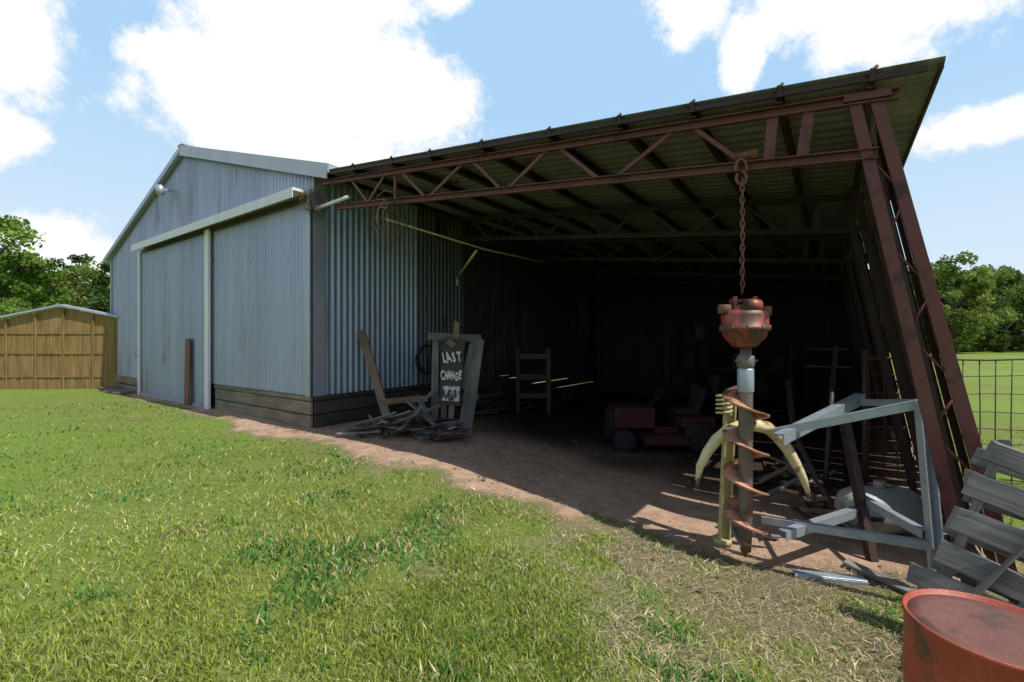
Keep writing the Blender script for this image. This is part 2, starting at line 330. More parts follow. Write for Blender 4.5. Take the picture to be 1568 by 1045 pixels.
# ------------------------------------------------------------------ barn
barn=empty('metal_barn',(0,0,0))
PK=(-5.6,6.42)
def roofz(t): return PK[1]+(t-PK[0])*(-(PK[1]-4.58)/(.68-PK[0])) if t>PK[0] else PK[1]+(t-PK[0])*((PK[1]-4.25)/(PK[0]+11.95))
LEN=12.0
Z3=Vector((0,0,1)); fr=-Dd
def zt_front(off): return lambda k: roofz(-11.74+off+k)-.06
corr_wall('gable_siding','siding',W(-11.74,0,0),W(0,0,0),lambda k: .42 if k<3.1 else 4.15 if k<7.84 else .57,zt_front(0),.12,.018,fr,barn)
corr_wall('sliding_door','door',W(-8.62,-.10,0),W(-4.1,-.10,0),.02,4.12,.12,.016,fr,barn)
corr_wall('front_panel','siding',W(-4.15,-.05,0),W(-.02,-.05,0),.58,4.12,.12,.017,fr,barn)
corr_wall('side_wall','sidewall',W(0.03,0,0),W(0.03,2.56,0),.57,4.60,.13,.022,R,barn)
corr_wall('side_wall_middle','sideshade',W(0.035,2.5,0),W(0.035,4.1,0),.57,4.60,.13,.022,R,barn)
corr_wall('side_wall_rear','sidedeepshade',W(0.03,4.05,0),W(0.03,LEN,0),.57,4.60,.13,.022,R,barn)
corr_wall('rear_gable','siding',W(-11.74,LEN,0),W(0,LEN,0),.0,lambda k: roofz(-11.74+k)-.06,.13,.012,Dd,barn)
corr_wall('left_wall','siding',W(-11.74,0,0),W(-11.74,LEN,0),.0,4.2,.13,.012,-R,barn)
b=MB()
def vb(t,s,z0,z1,w,dp,mi): b.beam(W(t,s,z0),W(t,s,z1),w,dp,mi,up=tuple(Dd))
vb(-.02,-.07,.57,4.3,.16,.02,0); b.beam(W(.075,.1,.57),W(.075,.1,4.55),.24,.02,0,up=tuple(R))
vb(-11.74,-.02,.4,4.2,.12,.05,0)
vb(-4.03,-.15,.0,4.12,.22,.05,1); vb(-8.62,-.15,.0,4.12,.12,.04,1)
b.beam(W(-8.62,-.14,.05),W(-4.2,-.14,.05),.04,.08,0)
b.beam(W(-8.45,-.2,4.24),W(.02,-.2,4.24),.34,.05,1); b.beam(W(-8.45,-.375,4.17),W(.02,-.375,4.17),.012,.17,1)
b.beam(W(-8.45,-.12,4.12),W(-.02,-.12,4.12),.06,.09,2)
b.build('trim_and_door_track',['trim','white','darksteel'],barn)
b=MB()
for z in (1.1,2.2,3.3):
    t=-8.5
    while t<-.2:
        ss=-.122 if t<-4.25 else -.072
        if abs(t+4.05)>.25: b.lathe(W(t,ss,z+random.uniform(-.01,.01)),[(.007,-.006),(.007,.006)],6,0,'y')
        t+=.24
b.build('siding_screws',['darksteel'],barn)
b=MB()
for z,hh in ((.1,.26),(.36,.24),):
    b.beam(W(-3.85,-.04,z),W(.06,-.04,z),.05,hh-.01,0)
    b.beam(W(-11.74,-.03,z-.02),W(-8.7,-.03,z-.02),.05,hh-.02,0)
    b.beam(W(.07,.0,z),W(.07,LEN,z),.05,hh-.01,2)
b.beam(W(-3.85,-.055,.53),W(.08,-.055,.53),.06,.08,0); b.beam(W(.08,.0,.53),W(.08,LEN,.53),.06,.08,2)
b.beam(W(.07,.0,-.3),W(.07,LEN,-.3),.05,.52,2)
b.beam(W(-11.5,-.28,.02),W(-9,-.3,.03),.3,.12,1); b.beam(W(-10.2,-.5,.03),W(-8.9,-.42,.05),.2,.05,1)
b.beam(W(-11.95,-.1,0),W(-11.95,-.1,1.3),.14,.14,0)
b.build('skirt_boards',['skirt','brownwood','oldwood'],barn,.006)
b=MB()
for (t0,t1) in ((-12.05,PK[0]),(PK[0],.72)):
    a=W(t0,-.14,roofz(t0)+.02);c=W(t1,-.14,roofz(t1)+.02)
    a2=W(t0,LEN+.1,roofz(t0)+.02);c2=W(t1,LEN+.1,roofz(t1)+.02)
    b.quad(a,c,c2,a2,0); dn=Vector((0,0,-.03)); b.quad(a+dn,a2+dn,c2+dn,c+dn,0)
b.beam(W(PK[0],-.15,PK[1]-.09),W(.71,-.15,roofz(.71)-.11),.03,.25,1)
b.beam(W(-12.05,-.15,roofz(-12.05)-.02),W(PK[0],-.15,PK[1]-.04),.03,.13,1)
b.beam(W(PK[0],-.17,PK[1]+.04),W(PK[0],LEN,PK[1]+.04),.3,.03,1)
b.beam(W(.71,-.15,roofz(.71)-.06),W(.71,LEN,roofz(.71)-.06),.02,.14,1)
b.build('roof',['roofbarn','trim'],barn)
b=MB()
p=W(-6.3,-.05,5.45)
b.beam(p,p-Dd*.25,.05,.05,0); b.lathe(p-Dd*.3+Vector((0,0,-.02)),[(.04,-.14),(.09,-.12),(.10,0),(.07,.08),(.03,.12)],16,0)
b.beam(p-Dd*.3+Vector((0,0,.02)),p-Dd*.32-R*.26+Vector((0,0,.12)),.10,.08,0)
b.build('flood_light',['galv'],barn)
b=MB(); b.beam(W(-5.0,-.22,0.0),W(-5.02,-.19,1.62),.27,.03,0,up=tuple(Dd)); b.build('rusty_plank',['chain'],None,.004)
b=MB(); b.tube([W(-8.55,-.2,1.1),W(-8.55,-.26,1.12),W(-8.55,-.26,1.3),W(-8.55,-.2,1.32)],.015,0); b.build('door_handle',['galv'],barn)
# ------------------------------------------------------------------ lean-to
shed=empty('lean_to_shed')
def lz(t,base): return base-.109*(t-7.88)
b=MB()
def truss(s,mi,detail=True):
    b.channel(W(.75,s,lz(.75,3.09)),W(8.02,s,lz(8.02,3.09)),.085,.05,mi)
    b.channel(W(.35,s,lz(.35,3.54)),W(8.15,s,lz(8.15,3.54)),.085,.05,mi)
    web=[(1.2,1.63),(2.03,1.63),(2.28,2.28),(2.44,2.92),(3.64,3.03),(3.84,4.28),(4.96,4.41),(5.15,5.62),(6.42,5.83),(6.63,7.06)]
    for a,c in web: b.beam(W(a,s-.012,lz(a,3.51)),W(c,s-.012,lz(c,3.12)),.04,.03,mi,up=tuple(Dd))
    for a,c in ((7.29,7.26),(7.56,7.51)): b.beam(W(a,s-.015,lz(a,3.5)),W(c,s-.015,lz(c,3.12)),.085,.03,mi,up=tuple(Dd))
truss(0,0)
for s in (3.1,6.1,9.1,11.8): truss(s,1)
b.build('roof_trusses',['redsteel','darksteel'],shed)
b=MB()
def col(s,mi):
    A0=W(7.83,s,3.55);A1=W(8.56,s,-.5);B0=W(7.97,s,3.52);B1=W(8.80,s,-.5)
    b.channel(A0,A1,.06,.07,mi,up=tuple(Dd)); b.channel(B0,B1,.06,.07,mi,up=tuple(Dd))
    nl=11
    for i in range(nl):
        u=(i+.3)/nl; v=(i+1.1)/nl
        p=A0.lerp(A1,u) if i%2 else B0.lerp(B1,u); q=B0.lerp(B1,min(v,1)) if i%2 else A0.lerp(A1,min(v,1))
        b.tube([p+R*.04,q+R*.04],.011,mi,6)
    b.beam(W(7.8,s,3.56),W(8.1,s,3.53),.12,.06,mi)
col(0,0)
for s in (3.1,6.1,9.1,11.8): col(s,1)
for s,r in ((.9,8.0),(1.7,8.0),(2.4,7.95),(4.1,7.95),(5.1,7.95)):
    b.beam(W(r,s,3.45),W(r+.75,s+.1,-.5),.09,.09,1,up=tuple(Dd))
for z in (.6,1.7,2.8): tt=8.0+.2*(3.45-z); b.beam(W(tt,1.6,z),W(tt,12,z),.05,.09,1)
b.build('posts',['redsteel','darksteel'],shed)
b=MB(); s=.85
while s<11.9:
    w=random.uniform(.35,.7) if s<6 else random.uniform(.7,1.1)
    z1=3.58; z0=random.uniform(-.5,-.35)
    if 2.9<s<3.6: z1=2.1
    tl=lambda z: 8.11+.2*(3.45-z)+random.uniform(-.03,.03); sk=random.uniform(-.05,.05)
    a=W(tl(z0),s,z0);c=W(tl(z0),s+w,z0);d=W(tl(z1),s+w+sk,z1);e=W(tl(z1),s+sk,z1)
    b.quad(a,c,d,e,0); s+=w+(random.uniform(.02,.07) if s<6 else -.05)
b.build('side_cladding',['darksteel'],shed)
n=int(12.6/.2*8); V=[]
for i in range(n+1):
    s=-.12+12.45*i/n; o=.019*max(-.7,min(.7,1.6*math.sin(2*math.pi*s/.2)))
    for t in (.12,2.9,5.7,8.40): V.append(tuple(W(t,s,lz(t,3.705)+o)))
F=[]
for i in range(n):
    for j in range(3): F.append((i*4+j,i*4+4+j,i*4+5+j,i*4+1+j))
o=npmesh('roof_sheets',np.array(V),[np.array(F)],M['roof'],None,shed)
b=MB()
for t in (.6,1.34,2.28,3.09,4.02,5.02,5.87,6.6,7.32,7.95):
    b.channel(W(t,-.10,lz(t,3.63)),W(t,12.2,lz(t,3.63)),.095,.05,0)
    b.beam(W(t+.03,-.12,lz(t,3.62)),W(t+.03,-.12,lz(t,3.72)),.035,.03,0,up=tuple(Dd)); b.tube([W(t-.01,-.13,lz(t,3.67)),W(t+.06,-.13,lz(t,3.73))],.014,0)
b.beam(W(.4,-.11,lz(.4,3.655)),W(8.3,-.11,lz(8.3,3.655)),.02,.045,0)
b.beam(W(8.38,-.12,lz(8.38,3.66)),W(8.38,12.3,lz(8.38,3.66)),.02,.04,0)
b.build('purlins',['darksteel'],shed)
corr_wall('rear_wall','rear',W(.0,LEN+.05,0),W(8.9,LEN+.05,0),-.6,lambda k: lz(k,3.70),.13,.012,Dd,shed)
b=MB(); b.quad(W(-.1,LEN+.02,4.3),W(.4,LEN+.02,4.3),W(.4,LEN+.02,4.6),W(-.1,LEN+.02,4.6),0); b.quad(W(-.1,LEN,-.6),W(.3,LEN,-.6),W(.3,LEN,4.55),W(-.1,LEN,4.55),0); b.build('rear_corner_flashing',['rear'],shed)
b=MB()
b.tube([W(1.6,.35,3.62),W(2.2,2.2,3.35),W(2.5,4,3.3)],.018,0); b.tube([W(2.45,1.7,3.2),W(1.0,2.8,2.95)],.025,0); b.tube([W(1.0,2.8,2.95),W(1.0,2.8,2.78)],.025,0)
b.tube([W(.2,-.05,3.93),W(1.25,-.12,3.93)],.03,1)
b.build('hanging_pipes',['yellow','white'],shed)
for (c,r0,nn) in ((W(.3,-.15,3.98),.28,16),(W(2.2,-.1,3.35),.5,10)):
    b=MB()
    for k in range(nn):
        pts=[]; a=random.random()*6; rr=r0*random.uniform(.3,1); cz=Vector((random.uniform(-.15,.15),random.uniform(-.1,.1),random.uniform(-.12,.12)))
        for j in range(14):
            a+=.5; pts.append(c+cz+Vector((rr*math.cos(a)*.5,rr*.3*math.sin(a*1.3),rr*math.sin(a)*(.8))))
        b.tube(pts,.004,0,4)
    b.build('tangled_wire',['wire'])
# ------------------------------------------------------------------ post hole auger
aug=empty('post_hole_auger'); AX,AY=2.07,4.11
def zz(y): return 1.6-(y-520)*.00593
b=MB()
b.tube([(AX-.05,AY+.02,3.26),(AX+.1,AY-.03,3.27)],.03,0); b.tube([(AX+.08,AY,3.27),(AX+.13,AY-.01,3.27)],.045,0)
pts=[(AX+.0+.05*math.cos(a),AY-.0,3.14+.09*math.sin(a)) for a in np.linspace(-.3,math.pi+.3,12)]; b.tube(pts,.014,0)
pts=[(AX+.045*math.sin(a*1.0),AY,3.06+.06*math.cos(a)) for a in np.linspace(.2,5.3,14)]; b.tube(pts,.013,0)
z=3.02; k=0
while z>2.0:
    pts=[]; jx=random.uniform(-.003,.003)
    for j in range(17):
        a=2*math.pi*j/16; u=.018*math.cos(a); v=.037*math.sin(a); 
        pts.append((AX+.01+jx+(u if k%2 else u*.25),AY+(u*.25 if k%2 else u),z+v))
    b.tube(pts,.0075,0,6,False); z-=.054; k+=1
b.build('chain',['chain'],aug)
b=MB()
b.lathe((AX+.03,AY,0),[(.06,zz(467)+.0),(.10,zz(468)),(.12,zz(474)),(.185,zz(478)),(.195,zz(484)),(.195,zz(500)),(.205,zz(501)),(.205,zz(506)),(.19,zz(507)),(.175,zz(516)),(.13,zz(525)),(.10,zz(531)),(.08,zz(532))][::-1],40,0)
for dx in (-.09,.09): b.beam((AX+.03+dx,AY,zz(455)),(AX+.03+dx,AY,zz(478)),.03,.1,0)
b.tube([(AX-.1,AY,zz(462)),(AX+.17,AY,zz(462))],.022,2); b.tube([(AX-.02,AY-.12,zz(470)),(AX+.1,AY-.12,zz(470))],.06,0,14)
b.lathe((AX-.15,AY,zz(474)),[(.05,-.04),(.06,-.03),(.06,.03),(.05,.04)],16,2); b.lathe((AX+.21,AY,zz(476)),[(.05,-.05),(.06,-.03),(.06,.03),(.05,.04)],16,0)
for k in range(10):
    a=k*.628; b.lathe((AX+.03+.2*math.cos(a),AY+.2*math.sin(a),zz(504)),[(.013,-.02),(.013,.03)],6,2)
b.build('gearbox',['orange','chain','chain'],aug)
b=MB()
b.lathe((AX+.04,AY,0),[(.045,zz(850)+.05),(.06,zz(800)),(.062,zz(585)),(.065,zz(580)),(.065,zz(562)),(.075,zz(560)),(.075,zz(545)),(.05,zz(543)),(.05,zz(528))],20,1)
b.lathe((AX+.04,AY,0),[(.067,zz(600)),(.071,zz(598)),(.071,zz(566)),(.067,zz(564))],20,2)
b.tube([(AX-.06,AY-.02,zz(552)),(AX+.13,AY-.02,zz(552))],.014,1)
def helix(z0,z1,turns,R0,R1,rin,mi,th=.009,ph=0):
    n=int(turns*36); b0=len(b.v)
    for i in range(n+1):
        u=i/n; a=ph+u*turns*2*math.pi; z=z0+(z1-z0)*u; Ro=R0+(R1-R0)*u
        for r,dz in ((rin,th/2),(Ro,th/2),(Ro,-th/2),(rin,-th/2)):
            b.v.append((AX+.04+r*math.cos(a),AY+r*math.sin(a),z+dz))
    for i in range(n):
        for k in range(4):
            k2=(k+1)%4; q=b0+i*4
            b.face((q+k,q+k2,q+4+k2,q+4+k),mi,None,k in(0,2))
    b.face((b0,b0+1,b0+2,b0+3),mi); b.face((b0+n*4+3,b0+n*4+2,b0+n*4+1,b0+n*4),mi)
helix(zz(592),zz(808),3.7,.195,.185,.05,0,.016,1.2)
helix(zz(812),zz(848),1.6,.085,.03,.01,0,.02,0)
b.lathe((AX+.04,AY,0),[(.005,zz(852)),(.03,zz(840)),(.05,zz(815))],12,0)
b.beam((AX-.1,AY-.05,zz(806)),(AX-.04,AY-.1,zz(826)),.06,.02,1); b.beam((AX+.12,AY-.02,zz(806)),(AX+.15,AY-.06,zz(822)),.06,.02,1)
b.build('screw_flighting',['rust','shaft','galv'],aug)
b=MB(); hp=[(1.74,.28),(1.77,.40),(1.84,.54),(1.92,.66),(2.02,.745),(2.14,.79),(2.27,.80),(2.4,.77),(2.5,.69),(2.59,.57),(2.66,.43),(2.72,.3),(2.77,.17)]
b.tube([(x,4.27+.02*math.sin(i),z) for i,(x,z) in enumerate(hp)],[.02,.035,.045,.052,.058,.06,.06,.058,.055,.05,.045,.035,.02],0,12)
b.tube([(1.745,4.27,.30),(1.735,4.27,.22)],[.022,.018],1,8);b.tube([(2.765,4.27,.19),(2.785,4.27,.11)],[.022,.018],1,8)
b.build('curved_tine',['cream','chain'],None)
b=MB(); b.channel((2.15,4.5,1.08),(2.08,4.5,-.5),.10,.05,0,.012,up=(1,0,0)); b.tube([(2.08,4.5,-.42),(2.08,4.5,-.36)],.085,0,16)
pts=[(2.06+.07*math.cos(a),4.42+.05*math.sin(a),.87+a*.0065) for a in np.linspace(0,31,120)]; b.tube(pts,.012,0,6)
b.build('yellow_post',['yellow'],None)
# ------------------------------------------------------------------ galvanized frame
b=MB(); C1=(3.24,3.62,1.12)
def an(p,q,w=.075,mi=0): b.angle(p,q,w,mi,.01)
an((2.39,4.2,.77),C1,.06); an((2.35,4.02,.76),(3.52,4.6,1.05),.085); an((3.48,4.6,.99),C1,.05)
b.channel(C1,(3.38,3.62,-.46),.09,.05,0,up=(1,0,0)); an((3.37,4.6,.85),(3.35,4.2,-.45),.07,1)
an((2.30,4.2,-.03),(3.29,3.6,.0),.055); an((2.32,3.9,-.04),(3.51,4.5,-.03),.07); an((3.44,4.5,.07),(3.27,3.6,.09),.06)
b.build('galvanized_steel_frame',['galv','darksteel'])
b=MB(); TC=Vector((4.0,4.95,-.25)); b.lathe(TC,[(.02,-.42),(.14,-.40),(.22,-.33),(.25,-.22),(.25,.22),(.22,.33),(.14,.40),(.02,.42)],28,0,'x'); 
b.lathe(TC+Vector((0,0,.24)),[(.06,0),(.06,.06),(.05,.08)],14,0)
for dx in(-.24,.24): b.beam(TC+Vector((dx,-.2,-.25)),TC+Vector((dx,.2,-.25)),.05,.08,0)
b.build('propane_tank',['tank'])
b=MB()
for k in range(5):
    x=3.3+k*.22; b.beam((x,6.1+k*.1,-.43+.02*k),(x+.75,8.0,-.40+.03*k),.3,.02,0,up=(random.uniform(-.1,.1),0,1))
b.tube([(3.55,4.9,-.4),(3.9,6.3,.3),(4.0,6.6,1.0)],.04,0); b.tube([(3.7,5.4,-.4),(4.4,6.2,1.5)],.03,0)
for k in range(26):
    x=random.uniform(3.0,4.3);y=random.uniform(4.4,6.6); a=random.uniform(0,3.1); L=random.uniform(.2,.6)
    b.beam((x,y,-.38+.02*k*.4),(x+L*math.cos(a),y+L*math.sin(a),-.36+random.uniform(0,.25)),.06,.03,random.choice([0,1,2]))
b.build('scrap_metal_pile',['darksteel','brownwood','graywood'])
b=MB(); 
b.angle((2.42,3.92,-.40),(2.95,3.80,-.40),.09,1,.01); 
b.rough((1.15,4.55,-.36),(1.42,4.35,-.37),.1,.03,0); b.rough((3.0,4.1,-.4),(3.25,3.4,-.41),.1,.03,2); b.rough((2.7,3.05,-.40),(2.55,2.7,-.36),.13,.03,2)
b.rough((2.6,2.75,-.42),(2.62,2.72,-.1),.16,.03,2,up=(0,1,0)); b.rough((2.2,4.9,-.4),(2.7,4.6,-.4),.07,.03,2)
b.build('loose_boards',['graywood','galv','graywood'],None,.003)
# ------------------------------------------------------------------ pallet
b=MB(); BL=Vector((2.78,3.14,-.28)); TL=Vector((3.17,3.03,.93)); BR=Vector((3.5,2.35,-.50)); TR=Vector((3.9,2.28,.58))
nr=(BR-BL).cross(TL-BL).normalized()
def pp(u,v,o=0): return BL.lerp(BR,u).lerp(TL.lerp(TR,u),v)+nr*o
ex=(BR-BL).normalized(); ey=(TL-BL).normalized()
for u in (.06,.38,.70,.98): b.rough(pp(u,-.03),pp(u+random.uniform(-.04,.04),1.03),.1,.05,0,up=tuple(ex),j=.01)
for k,v in enumerate((.05,.20,.37,.56,.76,.95)):
    w=random.choice([.14,.16,.13]); dv=random.uniform(-.05,.05)
    b.rough(pp(-.05+random.uniform(-.05,.06),v,.062),pp(1.05,v+dv,.062),.022,w,0,up=tuple(ey),seg=10,j=.016)
for v in (.1,.3,.5,.7,.9): b.rough(pp(-.02,v,-.062),pp(1.02,v+.04,-.062),.022,.12,0,up=tuple(ey))
b.rough(pp(.1,-.05,.09),pp(.45,1.08,.09),.1,.025,0,up=tuple(ex))
b.build('wooden_pallet',['graywood'],None,.003)
# ------------------------------------------------------------------ drum
b=MB(); DX,DY,DZ=2.05,1.94,.38; r=.29
b.lathe((DX,DY,0),[(r,-.5),(r+.006,-.49),(r,-.47),(r,-.2),(r+.012,-.18),(r,-.16),(r,.08),(r+.012,.1),(r,.12),(r,DZ-.03),(r+.006,DZ-.015),(r+.006,DZ-.003),(r+.0,DZ),(r-.008,DZ-.003),(r-.012,DZ-.022)],64,0)
b.lathe((DX,DY,0),[(r-.013,DZ-.03),(r-.013,DZ-.021),(r-.05,DZ-.019),(r-.06,DZ-.015),(r-.07,DZ-.018),(.001,DZ-.016)],64,1)
b.lathe((DX+.19,DY-.05,0),[(.028,DZ-.018),(.028,DZ-.010),(.022,DZ-.008),(.001,DZ-.008)],20,1)
b.build('oil_drum',['drum','drumtop'])
# ------------------------------------------------------------------ sign + wood pile
sg=empty('painted_sign'); b=MB(); 
b.rough((-1.10,8.02,.46),(-1.02,8.06,1.62),.38,.03,0,up=(0,1,0)); b.rough((-1.1,8.09,-.1),(-.98,8.12,1.92),.10,.04,1,up=(0,1,0))
b.beam((-1.08,7.985,.52),(-1.065,7.99,.78),.30,.012,2,up=(0,1,0))
b.beam((-1.1,7.99,1.49),(-1.03,7.99,1.57),.14,.014,3,up=(0,1,0))
b.build('board',['signwood','brownwood','paint','brownwood'],sg,.003)
rd=random.Random(3); q=0
for i,(txt,z,mt,sz,ww) in enumerate((('LAST',1.20,'paint',.21,.34),('CHANGE',.90,'paint',.17,.36),('RAGS',.57,'signwood',.17,.27))):
    for j,ch in enumerate(txt):
        c=bpy.data.curves.new('txt','FONT'); c.body=ch; c.size=sz*rd.uniform(.9,1.2); c.extrude=.003; c.offset=.010; c.align_x='CENTER'; c.materials.append(M[mt])
        o=bpy.data.objects.new('letter_%d'%q,c); q+=1; link(o,sg); o.location=(-1.06+(z-1)*.06-ww/2+ww*(j+.5)/len(txt),7.955 if i==2 else 7.985,z+rd.uniform(-.02,.02)); o.rotation_euler=(math.radians(88),math.radians(-6+rd.uniform(-14,14)),0)
        o.scale=(min(1,ww/len(txt)/(sz*.72)),1.15,1)
b=MB()
b.rough((-.84,8.05,-.1),(-.62,8.25,1.62),.24,.04,0,up=(0,1,0)); b.rough((-1.42,8.35,.0),(-1.42,8.5,1.72),.13,.04,0,up=(0,1,0)); b.rough((-1.55,8.36,1.66),(-.58,8.36,1.62),.04,.13,0)
b.rough((-1.25,8.3,.0),(-1.22,8.35,1.5),.1,.04,1,up=(0,1,0))
b.rough((-.9,8.15,.7),(-.72,8.15,1.5),.1,.03,0,up=(0,1,0)); b.rough((-1.45,8.3,.5),(-.6,8.3,.55),.04,.12,1)
b.build('broken_crate',['graywood','brownwood'],None,.003)
b=MB()
b.rough((-2.12,8.0,-.02),(-2.93,8.85,1.76),.16,.045,0,up=(0.2,1,0))
b.build('leaning_plank',['brownwood'],None,.003)
b=MB(); 
for k in range(95):
    u=random.random(); x=-2.6+1.75*u; y=7.6+random.uniform(-.35,.55); a=random.gauss(-.3,.9); L=random.uniform(.2,.85); 
    z=.03+random.random()**2*.28*math.exp(-((x+1.8)/.6)**2)+.02
    e=random.uniform(-.05,.3)
    g0=float(gz(x,y)); b.rough((x-L/2*math.cos(a),y-L/2*math.sin(a),g0+z),(x+L/2*math.cos(a),y+L/2*math.sin(a),g0+z+e*L),random.choice([.04,.07,.11]),.022,random.choice([0,3,1]),up=(random.uniform(-.5,.5),random.uniform(-.5,.5),1),seg=4)
b.rough((-1.95,8.0,.05),(-1.35,8.2,.75),.1,.04,0); b.rough((-1.75,7.7,.55),(-1.15,7.6,.05),.1,.03,2); b.rough((-1.5,7.6,.5),(-1.9,7.5,.05),.12,.03,2)
b.rough((-2.3,7.9,.5),(-1.5,8.1,.55),.05,.1,1); b.rough((-1.3,7.9,.0),(-1.7,8.1,.6),.09,.03,2)
b.build('scrap_wood_pile',['graywood','brownwood','graywood','oldwood'],None)
b=MB()
for k in range(60):
    s=random.uniform(1.2,6.5); t=random.uniform(.3,1.5); a=random.gauss(0,.4); L=random.uniform(.5,1.6)
    p=W(t,s,0); g0=float(gz(p.x,p.y)); z=g0+.05+random.random()*.45*(1-t/1.7)
    q=W(t+L*math.sin(a)*.5,s+L*math.cos(a),0); b.beam((p.x,p.y,z),(q.x,q.y,z+random.uniform(-.1,.2)),.1,.03,random.choice([0,0,3]))
pts=[]; c=W(.25,2.6,1.15)
for j in range(60): a=j*.42; pts.append(c+Dd*(.32+.02*math.sin(j))*math.cos(a)+Vector((0,0,(.32+.015*math.cos(j*1.7))*math.sin(a)))+R*(.0015*j))
b.tube(pts,.014,2,6)
b.build('stored_lumber',['oldwood','brownwood','black','dark'])
b=MB(); c=Vector((.15,11.0,-.12))
for dx in (0,.75):
    for dy in (0,.5): b.beam(c+Vector((dx,dy,-.1)),c+Vector((dx,dy,1.5)),.08,.08,0)
for z in (.35,.8,1.3):
    b.beam(c+Vector((-.05,0,z)),c+Vector((.8,0,z)),.03,.1,0); b.beam(c+Vector((-.05,.25,z+.06)),c+Vector((.8,.25,z+.06)),.55,.03,0)
b.build('wooden_rack',['oldwood'],None,.004)
# riding mower
b=MB(); c=Vector((2.75,8.7,-.44))
def bx(x0,x1,y0,y1,z0,z1,mi): b.beam(c+Vector((x0,(y0+y1)/2,(z0+z1)/2)),c+Vector((x1,(y0+y1)/2,(z0+z1)/2)),y1-y0,z1-z0,mi)
bx(-.85,-.1,-.28,.28,.4,.78,0); bx(-.92,-.86,-.25,.25,.42,.7,2); bx(-.1,.35,-.25,.25,.3,.42,0); bx(.35,.95,-.42,.42,.42,.62,0); bx(-.35,.45,-.55,.55,.14,.3,0)
bx(.3,.75,-.22,.22,.64,.74,2); b.beam(c+Vector((.72,0,.72)),c+Vector((.85,0,1.12)),.42,.1,2,up=(1,0,0))
b.tube([c+Vector((-.12,0,.75)),c+Vector((.06,0,1.0))],.02,2); b.tube([c+Vector((.06+.08*math.cos(a),.18*math.sin(a),1.0+.12*math.cos(a))) for a in np.linspace(0,6.283,20)],.016,2,6,False)
for x,y,r in ((-.7,-.42,.2),(-.7,.42,.2),(.65,-.45,.27),(.65,.45,.27)):
    b.lathe(c+Vector((x,y,r)),[(r*.5,-.1),(r*.9,-.1),(r,-.06),(r,.06),(r*.9,.1),(r*.5,.1)],24,2,'y'); b.lathe(c+Vector((x,y,r)),[(r*.45,-.105),(r*.45,.105)],16,1,'y')
b.build('riding_mower',['mower','dark','black'],None,.02)
b=MB(); c=W(3.6,9.3,0); c.z=-.45
for k in (0,1):
    for j in (0,1): b.beam(c+R*(k*3.2)+Dd*j*.7,c+R*(k*3.2)+Dd*j*.7+Z3*2.1,.08,.08,0)
for z in (.5,1.2,2.05): b.beam(c-R*.05+Dd*.35+Z3*z,c+R*3.25+Dd*.35+Z3*z,.75,.05,0)
for k in range(22):
    z=random.choice([.53,1.23,2.08]); p=c+R*random.uniform(.2,3)+Dd*random.uniform(.1,.4)+Z3*z
    rr=random.uniform(.07,.16); hh=random.uniform(.2,.5)
    if k%2: b.lathe(p,[(rr,0),(rr,hh*.9),(rr*.7,hh)],16,1)
    else: b.beam(p,p+Z3*hh,rr*2,rr*2.4,random.choice([1,2]))
b.build('storage_shelf',['dark','dark','oldwood'])
b=MB(); p=W(7.1,9.8,0)
b.beam(p+Z3*.9,p+R*1.0+Z3*.9,.5,.04,1); b.beam(p+Z3*1.35,p+R*.9+Z3*1.35,.4,.03,1)
for k in (0,1):b.beam(p+R*k-Z3*.45,p+R*k+Z3*1.5,.06,.06,0)
b.build('work_bench',['dark','brownwood'])
# ------------------------------------------------------------------ wooden fence left
b=MB(); 
def ftop(x): return 2.70-abs(x+14.5)*.20
x=-12.75
while x>-19.5:
    y=14.7; w=.085; b.beam((x,y+random.uniform(-.012,.012),-.02),(x,y,ftop(x)-.06-random.random()*.02),w-.01,.02,0,up=(0,1,0)); x-=w
for z in (.4,1.15,1.8): b.beam((-12.7,14.675,z),(-19.5,14.675,z),.015,.04,0)
for x in (-13.5,-14.45,-15.35,-16.3,-17.5,-18.6): b.beam((x,14.66,0),(x,14.66,ftop(x)-.12),.05,.03,0,up=(0,1,0))
for a,c in ((-12.6,-14.5),(-14.5,-19.5)): b.beam((a,14.68,ftop(a)),(c,14.68,ftop(c)),.22,.07,1)
b.build('wooden_fence',['fencewood','trim'])
# ------------------------------------------------------------------ cattle panel fence right
b=MB(); y0=6.4
for k,z in enumerate((1.33,1.1,.85,.6,.38,.18,0,-.18,-.36)):
    b.tube([(5.0+j*.5,y0-.12*j*.5+.02*math.sin(j*2+k),z+.012*math.sin(j*1.7+k)) for j in range(16)],.018 if k==0 else .008,0,6)
x=5.0
while x<12.5:
    xx=x-5; b.tube([(x,y0-.12*xx+.01,-.42),(x+.03*math.sin(x*9),y0-.12*xx+.02*math.sin(x*7),.5),(x,y0-.12*xx,1.33)],.008,0,5); x+=.2
for x in (5.0,8.2,11.5): b.tube([(x,y0-.12*(x-5)+.04,-.5),(x,y0-.12*(x-5)+.04,1.45)],.04,0,8)
b.build('wire_panel_fence',['wire'])
